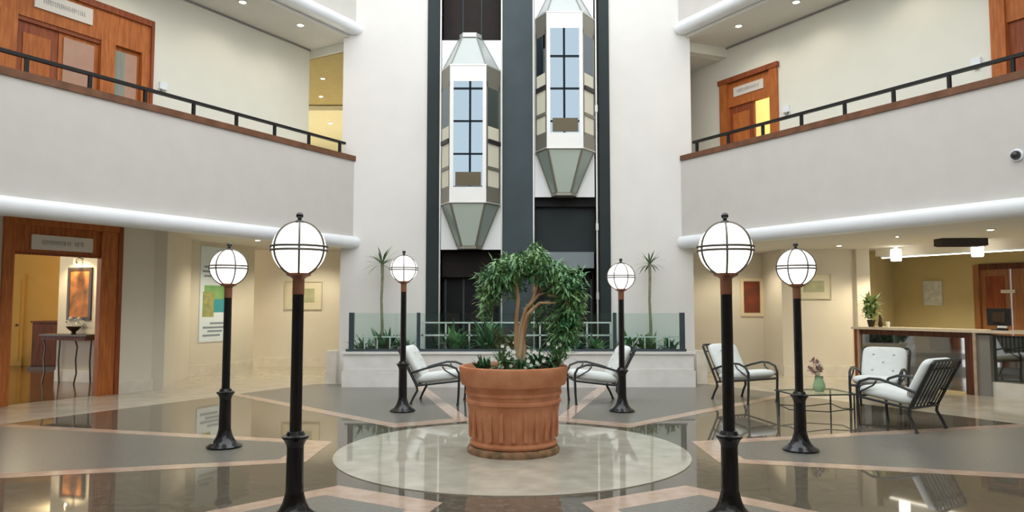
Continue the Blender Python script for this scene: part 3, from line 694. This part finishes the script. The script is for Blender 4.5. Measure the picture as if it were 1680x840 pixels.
# ------------------------------------------------------------------ iron armchairs
def make_chair():
    t = thing('iron_armchair', '', 'chair')
    hw = .30
    for s in (-1, 1):
        MB().tube([(s*hw,-.32,0),(s*hw,-.325,.03),(s*hw,-.335,.2),(s*hw,-.34,.40),(s*hw,-.34,.52)], [.024,.016,.017,.018,.016], 8).build('leg', M['chairiron'], t, smooth=True)
        MB().tube([(s*hw*1.04,.35,0),(s*hw*1.04,.345,.03),(s*hw*1.02,.31,.12),(s*hw,.26,.22),(s*hw,.27,.31)], [.024,.016,.017,.018,.017], 8).build('leg', M['chairiron'], t, smooth=True)
        MB().tube([(s*hw,-.34,.50),(s*hw*1.02,-.30,.585),(s*hw*1.03,-.18,.635),(s*hw*1.03,-.05,.635),(s*hw*1.02,.14,.58),(s*hw,.36,.50)], .018, 8).build('arm', M['chairiron'], t, smooth=True)
        MB().tube([(s*hw,-.32,.44),(s*hw,-.22,.50),(s*hw,-.14,.55),(s*hw,-.10,.61)], .011, 6).build('arm_scroll', M['chairiron'], t, smooth=True)
    MB().tube([(-hw,.28,.30),(-hw,-.34,.385),(hw,-.34,.385),(hw,.28,.30),(-hw,.28,.30)], .017, 8).build('seat_frame', M['chairiron'], t)
    yb = lambda z: .27+(z-.30)*.46
    MB().tube([(-hw,yb(.30),.30),(-hw,yb(.88),.88),(-hw*.92,yb(.91),.91),(hw*.92,yb(.91),.91),(hw,yb(.88),.88),(hw,yb(.30),.30)], .018, 8).build('back_frame', M['chairiron'], t)
    MB().tube([(-hw,yb(.80),.80),(hw,yb(.80),.80)], .013, 6).build('back_rail', M['chairiron'], t)
    for k in range(7):
        x = -hw+hw*2*(k+1)/8
        MB().panel((x-.012,yb(.31),.31),(x+.012,yb(.31),.31),(x+.012,yb(.90),.90),(x-.012,yb(.90),.90),.008).build('slat', M['chairiron'], t)
    MB().cushion((0,-.03,.43), .285, .335, .082, .3, tilt=math.radians(-8)).build('seat_cushion', M['cushion'], t, smooth=True)
    tl = math.atan(.46); c = Vector((0, yb(.66)-.085, .67))
    mb = MB(); R = Matrix.Rotation(-tl, 3, 'X')
    sg = lambda v, p: math.copysign(abs(v)**p, v)
    n, m = 32, 14; vs = []
    for i in range(m+1):
        ph = -PI/2+PI*i/m
        for k in range(n):
            th = 2*PI*k/n
            p = Vector((.285*sg(math.cos(ph),.5)*sg(math.cos(th),.32), .072*sg(math.sin(ph),.8), .285*sg(math.cos(ph),.5)*sg(math.sin(th),.32)))
            vs.append(c+R@p)
    mb.add(vs, [(i*n+k, i*n+(k+1)%n, (i+1)*n+(k+1)%n, (i+1)*n+k) for i in range(m) for k in range(n)])
    bk = mb.build('back_cushion', M['cushion'], t, smooth=True)
    for x, z in ((-.13,.13),(.13,.13),(0,.0),(-.13,-.13),(.13,-.13)):
        MB().sphere(tuple(c+R@Vector((x,-.067,z))), .018, 10, 6).build('button', M['button'], bk, smooth=True)
    return t
ch = make_chair()
def face(dx, dy): return math.atan2(dx, -dy)   # local front is -y
spots = [(-1.12, 3.80, face(.99,-.10), 'iron armchair just left of the terracotta pot, facing right'), (1.27, 3.80, face(-.99,-.10), 'iron armchair just right of the terracotta pot, facing left'),
         (3.66, 4.0, face(.50,-.86), 'iron armchair left of the low glass table, by the far lounge wall'), (5.28, 3.0, face(-.60,-.80), 'iron armchair facing forward with a buttoned back cushion, before the counter'),
         (4.78, 1.5, face(-.55,.835), 'iron armchair seen from behind, slatted back towards the viewer')]
for i, (x, y, rz, lab) in enumerate(spots):
    o = ch if i == 0 else copy_tree(ch)
    o.location = (x, y, .004); o.rotation_euler = (0,0,rz); o.scale = (1.06, 1.06, .93); o['label'] = lab; o['group'] = 'pale cushioned iron armchairs'

# low table with vase
tb = thing('glass_table', 'low glass-topped iron table between the armchairs', 'table', (4.05, 2.25, .004), .15)
MB().box(-.42, .42, -.30, .30, .335, .347).build('glass_top', M['tableglass'], tb)
MB().tube([(-.42,-.30,.33),(.42,-.30,.33),(.42,.30,.33),(-.42,.30,.33),(-.42,-.30,.33)], .009, 6).build('top_frame', M['chairiron'], tb)
for x in (-.38, .38):
    for y in (-.27, .27): MB().tube([(x,y,0),(x,y,.33)], .011, 8).build('leg', M['chairiron'], tb, smooth=True)
for y in (-.27, .27): MB().tube([(-.38,y,.14),(0,y,.11),(.38,y,.14)], .007, 6).build('stretcher', M['chairiron'], tb)
for x in (-.38, .38): MB().tube([(x,-.27,.14),(x,0,.11),(x,.27,.14)], .007, 6).build('stretcher', M['chairiron'], tb)
vs_ = thing('flower_vase', 'small green glass vase of dusty pink flowers on the low table', 'vase', (4.08, 2.2, .351))
MB().lathe([(.05,0),(.075,.03),(.08,.08),(.06,.14),(.05,.18),(.06,.20),(.045,.195),(.03,.17)], 20).build('vase_body', M['greenglass'], vs_, smooth=True)
rnd = random.Random(9)
for k in range(9):
    a = rnd.random()*2*PI; q = rnd.uniform(.02,.13); z = rnd.uniform(.25,.40)
    fl_ = MB().tube([(0,0,.15),(q*.5*math.cos(a), q*.5*math.sin(a), .22),(q*math.cos(a), q*math.sin(a), z)], .004, 5).build('flower_stem', M['leafdark'], vs_)
    mb = MB()
    for j in range(14):
        b = rnd.random()*2*PI; e = rnd.uniform(-.4,1.4)
        mb.leaf((q*math.cos(a), q*math.sin(a), z), (math.cos(b)*math.cos(e), math.sin(b)*math.cos(e), math.sin(e)), (0,0,1), .065, .045, .4, 2)
    mb.build('flower_head', M['dusk'], fl_, flip=False)

# ------------------------------------------------------------------ reception counter
rc = thing('reception_counter', 'long reception counter with black mirror front and cream top', 'counter', wl('R', 9.02), RZ['R'])
MB().box(-2.44, 3.2, -.05, .6, 1.035, 1.08).build('counter_top', M['countertop'], rc)
MB().box(-2.40, -2.33, -.02, .55, 0, 1.035).build('end_post', M['wooddark'], rc)
MB().box(-2.33, -2.29, -.03, .5, 0, 1.035).build('post_edge', M['strip'], rc)
MB().box(-2.29, -.34, .02, .05, .04, .94).build('mirror_front', M['blackglass'], rc)
MB().box(-2.29, -.34, .0, .05, .94, 1.035).build('fascia', M['cabwood'], rc)
MB().box(-.34, -.20, -.02, .55, 0, 1.035).build('end_post', M['cabwood'], rc)
MB().box(-.20, -.15, -.04, .5, 0, 1.035).build('post_edge', M['strip'], rc)
MB().box(-.15, .05, .0, .5, 0, 1.0).build('side_panel', M['greypanel'], rc)
MB().box(.05, 3.2, .10, .14, .24, 1.0).build('mirror_front', M['blackglass'], rc)
MB().box(.05, 3.2, .04, .3, 0, .24).build('plinth', M['slabm'], rc)
t = thing('counter_plant', 'light green leafy plant in a dark pot on the counter end', 'potted plant', wl('R', 9.22, -2.18, 0, 1.08))
MB().lathe([(.05,0),(.07,.08),(.075,.13),(.06,.135)], 16).build('plant_pot', M['frameblack'], t, smooth=True)
mb = MB(); rnd = random.Random(4)
for k in range(240):
    a = rnd.random()*2*PI; e = rnd.uniform(.0,1.4)
    mb.leaf((rnd.uniform(-.07,.07), rnd.uniform(-.07,.07), rnd.uniform(.16,.5)), (math.cos(a)*math.cos(e), math.sin(a)*math.cos(e), math.sin(e)), (0,0,1), rnd.uniform(.12,.26), .05, .7, 3)
mb.build('foliage', M['leafpale'], t, flip=False)['kind'] = 'stuff'
t = thing('counter_vase', 'slim dark vase beside the counter plant', 'vase', wl('R', 9.2, -1.98, 0, 1.08))
MB().lathe([(.03,0),(.045,.05),(.03,.12),(.022,.2),(.03,.22)], 14).build('vase_body', M['frameblack'], t, smooth=True)
MB().lathe([(.032,.215),(.034,.225),(.026,.23)], 14).build('vase_lip', M['bronze'], t, smooth=True)
t = thing('paper_cup', 'small white cup on the counter next to the plant', 'cup', wl('R', 9.2, -1.83, 0, 1.08))
MB().lathe([(.028,0),(.04,.10),(.036,.10),(.026,.01)], 14).build('cup_wall', M['flower'], t, smooth=True)
MB().torus((0,0,.10), .038, .003).build('cup_lip', M['flower'], t, smooth=True)
t = thing('computer_monitor', 'black computer monitor seen from behind on the counter', 'monitor', wl('R', 9.4, 0.02, 0, 1.08), RZ['R']+.3)
MB().box(-.17, .17, -.02, .03, .07, .36).build('screen_housing', M['blackplastic'], t)
MB().box(-.03, .03, -.02, .02, .01, .1).build('stand', M['blackplastic'], t)
MB().box(-.11, .11, -.08, .10, 0, .015).build('stand_foot', M['blackplastic'], t)
MB().box(-.09, .09, -.045, -.02, .13, .30).build('rear_bulge', M['frameblack'], t)
t = thing('desk_phone', 'small pale desk phone in front of the computer monitor', 'phone', wl('R', 9.2, .17, 0, 1.08), RZ['R'])
MB().box(-.06, .06, -.05, .05, 0, .03).build('phone_base', M['blackplastic'], t)
MB().box(-.07, .07, -.03, .0, .04, .075).build('handset', M['whiteplastic'], t)
MB().box(-.03, .03, -.03, .0, .03, .04).build('cradle', M['blackplastic'], t)

# ------------------------------------------------------------------ pictures, poster, small wall things
def picture(name, label, cat, loc, rz, w, h, fr, fw, matw, mm, art, d=.035):
    t = thing(name, label, cat, loc, rz)
    f = MB()
    f.box(-w/2, w/2, -d, 0, 0, fw); f.box(-w/2, w/2, -d, 0, h-fw, h); f.box(-w/2, -w/2+fw, -d, 0, fw, h-fw); f.box(w/2-fw, w/2, -d, 0, fw, h-fw)
    f.build('frame', fr, t)
    MB().box(-w/2+fw, w/2-fw, -d*.4, 0, fw, h-fw).build('mat_board', mm, t)
    MB().box(-w/2+fw+matw, w/2-fw-matw, -d*.6, -d*.3, fw+matw, h-fw-matw).build('print', art, t)
    return t
picture('wall_picture', 'red and brown upright picture in a broad cream frame', 'picture', (5.49, 9.2, 1.24), 0, .52, .87, M['framecream'], .07, .01, M['matboard'], M['artred'])
picture('wall_picture', 'pale green sketch in a thin pale frame on the pier', 'picture', (6.42, 8.0, 1.62), 0, .74, .54, M['framepale'], .02, .13, M['matboard'], M['artpale'])
picture('wall_picture', 'wide pale landscape picture on the far left wall', 'picture', (-5.12, 10.4, 1.38), 0, .92, .70, M['framepale'], .025, .16, M['matboard'], M['artpale'])
picture('wall_notice', 'white glossy notice on the khaki reception wall', 'notice', wl('R', 12.6, -2.93, 0, 1.48), RZ['R'], .44, .56, M['framepale'], .015, .01, M['poster'], M['artwhite'])
rzw = math.atan2(-.32, 1.04)
def onroom(s, off, z):
    d = Vector((1.04, -.32)).normalized(); n = Vector((d.y, -d.x)); p = Vector((-9.0, 6.95))+d*s+n*off
    return (p.x, p.y, z)
picture('wall_painting', 'orange figure painting in a dark frame inside the left room', 'painting', onroom(.55, .0, 1.2), rzw, .60, 1.03, M['frameblack'], .06, .0, M['frameblack'], M['artorange'])
t = thing('picture_light', 'small dark picture lamp above the orange painting', 'lamp', onroom(.58, .0, 2.3), rzw)
MB().tube([(0,0,.1),(0,-.10,.12),(0,-.18,.08)], .012, 8).build('arm', M['bronze'], t)
MB().lathe([(.02,.0),(.05,-.08),(.045,-.08),(.02,-.01)], 16, (0,-.18,.08)).build('shade', M['bronze'], t, smooth=True)
MB().sphere((0,-.18,.02), .03, 12, 8).build('bulb', M['bulb'], t, smooth=True)
# console table with bowl of flowers
t = thing('console_table', 'narrow dark iron console table under the orange painting', 'table', onroom(.56, .02, .003), rzw)
MB().box(-.58, .58, -.36, -.0, .90, .93).build('table_top', M['frameblack'], t)
MB().box(-.54, .54, -.34, -.02, .82, .90).build('apron', M['cabwood'], t)
for x in (-.50, .28):
    MB().tube([(x,-.32,0),(x+.03,-.30,.2),(x-.01,-.29,.45),(x+.03,-.30,.7),(x,-.32,.83)], .016, 8).build('leg', M['frameblack'], t, smooth=True)
    MB().tube([(x+.1,-.04,0),(x+.08,-.05,.4),(x+.1,-.05,.83)], .016, 8).build('leg', M['frameblack'], t, smooth=True)
t = thing('flower_bowl', 'dark bowl of white flowers on the console table', 'bowl', onroom(.62, .18, .933))
MB().lathe([(.04,0),(.05,.02),(.03,.04),(.10,.10),(.14,.15),(.13,.15),(.08,.10)], 18).build('bowl_body', M['frameblack'], t, smooth=True)
rnd = random.Random(6)
for k in range(10):
    mb = MB(); c = Vector((rnd.uniform(-.11,.11), rnd.uniform(-.1,.1), rnd.uniform(.16,.30)))
    for j in range(10):
        b = rnd.random()*2*PI; e = rnd.uniform(-.3,1.4); mb.leaf(c, (math.cos(b)*math.cos(e), math.sin(b)*math.cos(e), math.sin(e)), (0,0,1), .05, .04, .3, 2)
    mb.tube([(0,0,.1), tuple(c)], .004, 5); mb.build('flower_head', M['flower'], t, flip=False)
t = thing('wooden_cabinet', 'low dark brown cabinet at the back of the left room', 'cabinet', (-10.55, 9.75, .003))
MB().box(-.6, .6, -.25, .25, .06, 1.08).build('body', M['cabwood'], t)
MB().box(-.63, .63, -.28, .26, 1.08, 1.12).build('cabinet_top', M['cabwood'], t)
MB().box(-.66, .62, -.29, .25, 0, .06).build('plinth', M['frameblack'], t)
for x in (-.58, .02):
    dd = MB().box(x, x+.56, -.27, -.25, .1, 1.04).build('cabinet_door', M['cabwood'], t)
    MB().sphere((x+.28, -.28, .6), .018, 8, 6).build('knob', M['bronze'], dd, smooth=True)
# poster on the left
pd = (Vector((-6.05, 9.6))-Vector((-6.86, 7.55))); prz = math.atan2(pd.y, pd.x); pdn = pd.normalized()
pp = Vector((-6.86, 7.55))+pdn*.92
t = thing('wall_poster', 'tall pale poster with green picture and lines of text behind the far left lamp', 'poster', (pp.x, pp.y, 0), prz)
MB().box(-.40, .40, -.02, 0, .70, 2.76).build('board', M['poster'], t)
MB().box(-.28, .36, -.024, -.02, 1.50, 1.92).build('print_block', M['pgreen'], t)
MB().box(.0, .38, -.027, -.02, 1.34, 1.62).build('print_block', M['pteal'], t)
MB().box(-.32, .0, -.026, -.02, 1.24, 1.78).build('print_block', M['pyel'], t)
for z, a, b in ((1.08,-.1,.3),(.99,-.3,.36),(.91,-.16,.26),(.82,-.3,.2),(2.3,-.3,.0),(2.2,-.34,.1),(2.1,-.3,.3)):
    MB().box(a, b, -.024, -.02, z, z+.04).build('text_line', M['ptext'], t)
# wall boxes on the upper floor
for side, dist, u, z, lab in (('L', 7.35, .95, 5.14, 'small white wall box beside the left balcony door'), ('R', 7.5, -2.60, 5.15, 'small white wall box beside the half open right balcony door'), ('R', 7.5, .82, 5.06, 'small white wall box beside the near right balcony door')):
    t = thing('wall_box', lab, 'wall box', wl(side, dist, u, 0, z), RZ[side], 'small white wall boxes')
    MB().box(-.07, .07, -.05, 0, -.03, .09).build('housing', M['whiteplastic'], t)
    MB().box(-.03, .03, -.045, 0, -.07, -.03).build('grille', M['greypanel'], t)
t = thing('security_camera', 'small dark dome security camera on the right balcony front', 'camera', wl('R', 6.23, 1.90, 0, 3.37), RZ['R'])
MB().lathe([(.075,0),(.08,.02),(.07,.03)], 20).build('mount', M['whiteplastic'], t, smooth=True).rotation_euler = (PI/2, 0, 0)
MB().sphere((0,-.04,0), .058, 18, 10).build('dome', M['lensblack'], t, smooth=True)
# ceiling vent over reception
t = thing('ceiling_vent', 'black rectangular vent box under the soffit before the reception', 'vent', (8.03, 5.45, 2.68), -.03)
MB().box(-.40, .40, -.14, .14, -.13, 0).build('frame', M['vent'], t)
for k in range(5): MB().box(-.37, .37, -.12+.055*k, -.10+.055*k, -.14, -.13).build('slat', M['vent'], t)

# ------------------------------------------------------------------ lamps in the ceilings
def add_light(kind, name, loc, energy, color, parent=None, size=.1, **kw):
    l = bpy.data.lights.new(name, kind); l.energy = energy; l.color = color
    if kind in ('POINT', 'SPOT'): l.shadow_soft_size = size
    for k, v in kw.items(): setattr(l, k, v)
    o = bpy.data.objects.new(name, l); COL.objects.link(o); o.location = loc; o.parent = parent
    return o
def downlight(x, y, z, lab, energy, color=(1,.88,.66), r=.055):
    t = thing('ceiling_downlight', lab, 'ceiling light', (x, y, z), 0, 'recessed ceiling downlights')
    MB().torus((0,0,-.004), r+.012, .012).build('trim_ring', M['steel'], t, smooth=True)
    MB().lathe([(r,0),(r*.9,-.012),(r*.5,-.02),(.002,-.022)], 20).build('lens', M['bulb'], t, smooth=True)
    add_light('SPOT', 'bulb_light', (0,0,-.06), energy, color, t, .06, spot_size=math.radians(146), spot_blend=.6)
downlight(-4.74, 4.95, 6.82, 'round downlight in the left balcony ceiling, nearer the viewer', 12)
downlight(-4.03, 6.02, 6.82, 'round downlight in the left balcony ceiling, nearest the lift tower', 12)
downlight(4.33, 6.06, 6.82, 'round downlight in the right balcony ceiling, nearest the lift tower', 12)
downlight(5.0, 4.95, 6.82, 'round downlight in the right balcony ceiling, nearer the viewer', 12)
downlight(-5.6, 3.4, 6.82, 'downlight in the left balcony ceiling above the wide door', 12)
downlight(5.9, 3.4, 6.82, 'downlight in the right balcony ceiling beyond the top of the view', 12)
downlight(7.48, 3.78, 2.68, 'warm round downlight in the soffit before the reception', 35)
downlight(6.62, 4.92, 2.68, 'faint small downlight in the soffit above the counter end', 40, r=.03)
downlight(-4.7, 9.3, 2.85, 'added downlight brightening the wall of the wide landscape picture', 85)  # no known fitting here; put in to brighten the far left wall
downlight(-5.3, 7.6, 2.85, 'added downlight brightening the poster wall', 95)  # added lamp that lifts the poster wall under the balcony
downlight(4.9, 8.2, 2.68, 'added downlight brightening the wall of the red picture', 55)  # added to light the far lounge wall
downlight(6.5, 6.9, 2.68, 'added downlight brightening the pier', 36)  # extra lamp added for brightness on the pier wall
downlight(-4.30, 8.75, 6.64, 'small downlight in the tan ceiling behind the lift tower', 60, r=.04)
downlight(-4.72, 10.2, 6.64, 'further small downlight in the tan ceiling behind the lift tower', 60, r=.04)
downlight(-5.0, 12.3, 6.50, 'added downlight brightening the pale coffer behind the lift tower', 900)  # strong added lamp; its bounce brightens the coffer ceiling
downlight(4.3, 8.6, 6.62, 'downlight behind the beam of the right balcony', 30)
for u, lab in ((-2.32, 'white glowing cylinder lamp over the counter, nearer the plant'), (-.75, 'white glowing cylinder lamp over the counter, nearer the monitor')):
    t = thing('cylinder_lamp', lab, 'ceiling light', wl('R', 10.3, u, 0, 2.68), 0, 'cylinder lamps over the counter')
    MB().lathe([(.04,0),(.04,-.06)], 16).build('stem', M['whiteplastic'], t, smooth=True)
    MB().lathe([(.09,-.06),(.10,-.08),(.10,-.28),(.09,-.30)], 24).build('shade', M['shade'], t, smooth=True)
    add_light('SPOT', 'bulb_light', (0,0,-.33), 95, (1,.86,.6), t, .08, spot_size=math.radians(150), spot_blend=.5)
t = thing('strip_light', 'long glowing strip light along the edge over the reception counter', 'ceiling light', wl('R', 10.65, 0, 0, 2.52), RZ['R'])
MB().box(-2.9, 5, .02, .10, -.03, 0).build('housing', M['whiteplastic'], t)
MB().box(-2.88, 4.98, .025, .095, -.045, -.03).build('diffuser', M['stripglow'], t)
t = thing('room_ceiling_lamp', 'warm ceiling lamp inside the left room', 'ceiling light', (-9.6, 8.6, 2.85))
MB().lathe([(.16,0),(.16,-.03),(.10,-.08),(.01,-.09)], 24).build('diffuser', M['shade'], t, smooth=True)
MB().torus((0,0,-.01), .165, .012).build('rim', M['bronze'], t, smooth=True)
add_light('POINT', 'bulb_light', (0,0,-.2), 125, (1,.74,.40), t, .12)
add_light('SPOT', 'picture_bulb_light', onroom(.58, .3, 2.55), 60, (1,.80,.45), None, .04, spot_size=math.radians(120), spot_blend=.6)
t = thing('room_ceiling_lamp', 'unseen warm lamp added just inside the left door to brighten the white wall', 'ceiling light', (-8.7, 5.2, 2.85))  # added lamp, hidden by the door head, lights the white room wall
MB().lathe([(.16,0),(.16,-.03),(.10,-.08),(.01,-.09)], 24).build('diffuser', M['shade'], t, smooth=True)
MB().torus((0,0,-.01), .165, .012).build('rim', M['bronze'], t, smooth=True)
add_light('POINT', 'bulb_light', (0,0,-.25), 45, (1,.84,.56), t, .12)
t = thing('room_ceiling_lamp', 'yellow ceiling lamp inside the right balcony room', 'ceiling light', wl('R', 8.7, -3.4, 0, 6.82))
MB().lathe([(.16,0),(.16,-.03),(.10,-.08),(.01,-.09)], 24).build('diffuser', M['shade'], t, smooth=True)
MB().torus((0,0,-.01), .165, .012).build('rim', M['bronze'], t, smooth=True)
add_light('POINT', 'bulb_light', (0,0,-.3), 260, (1,.85,.5), t, .12)
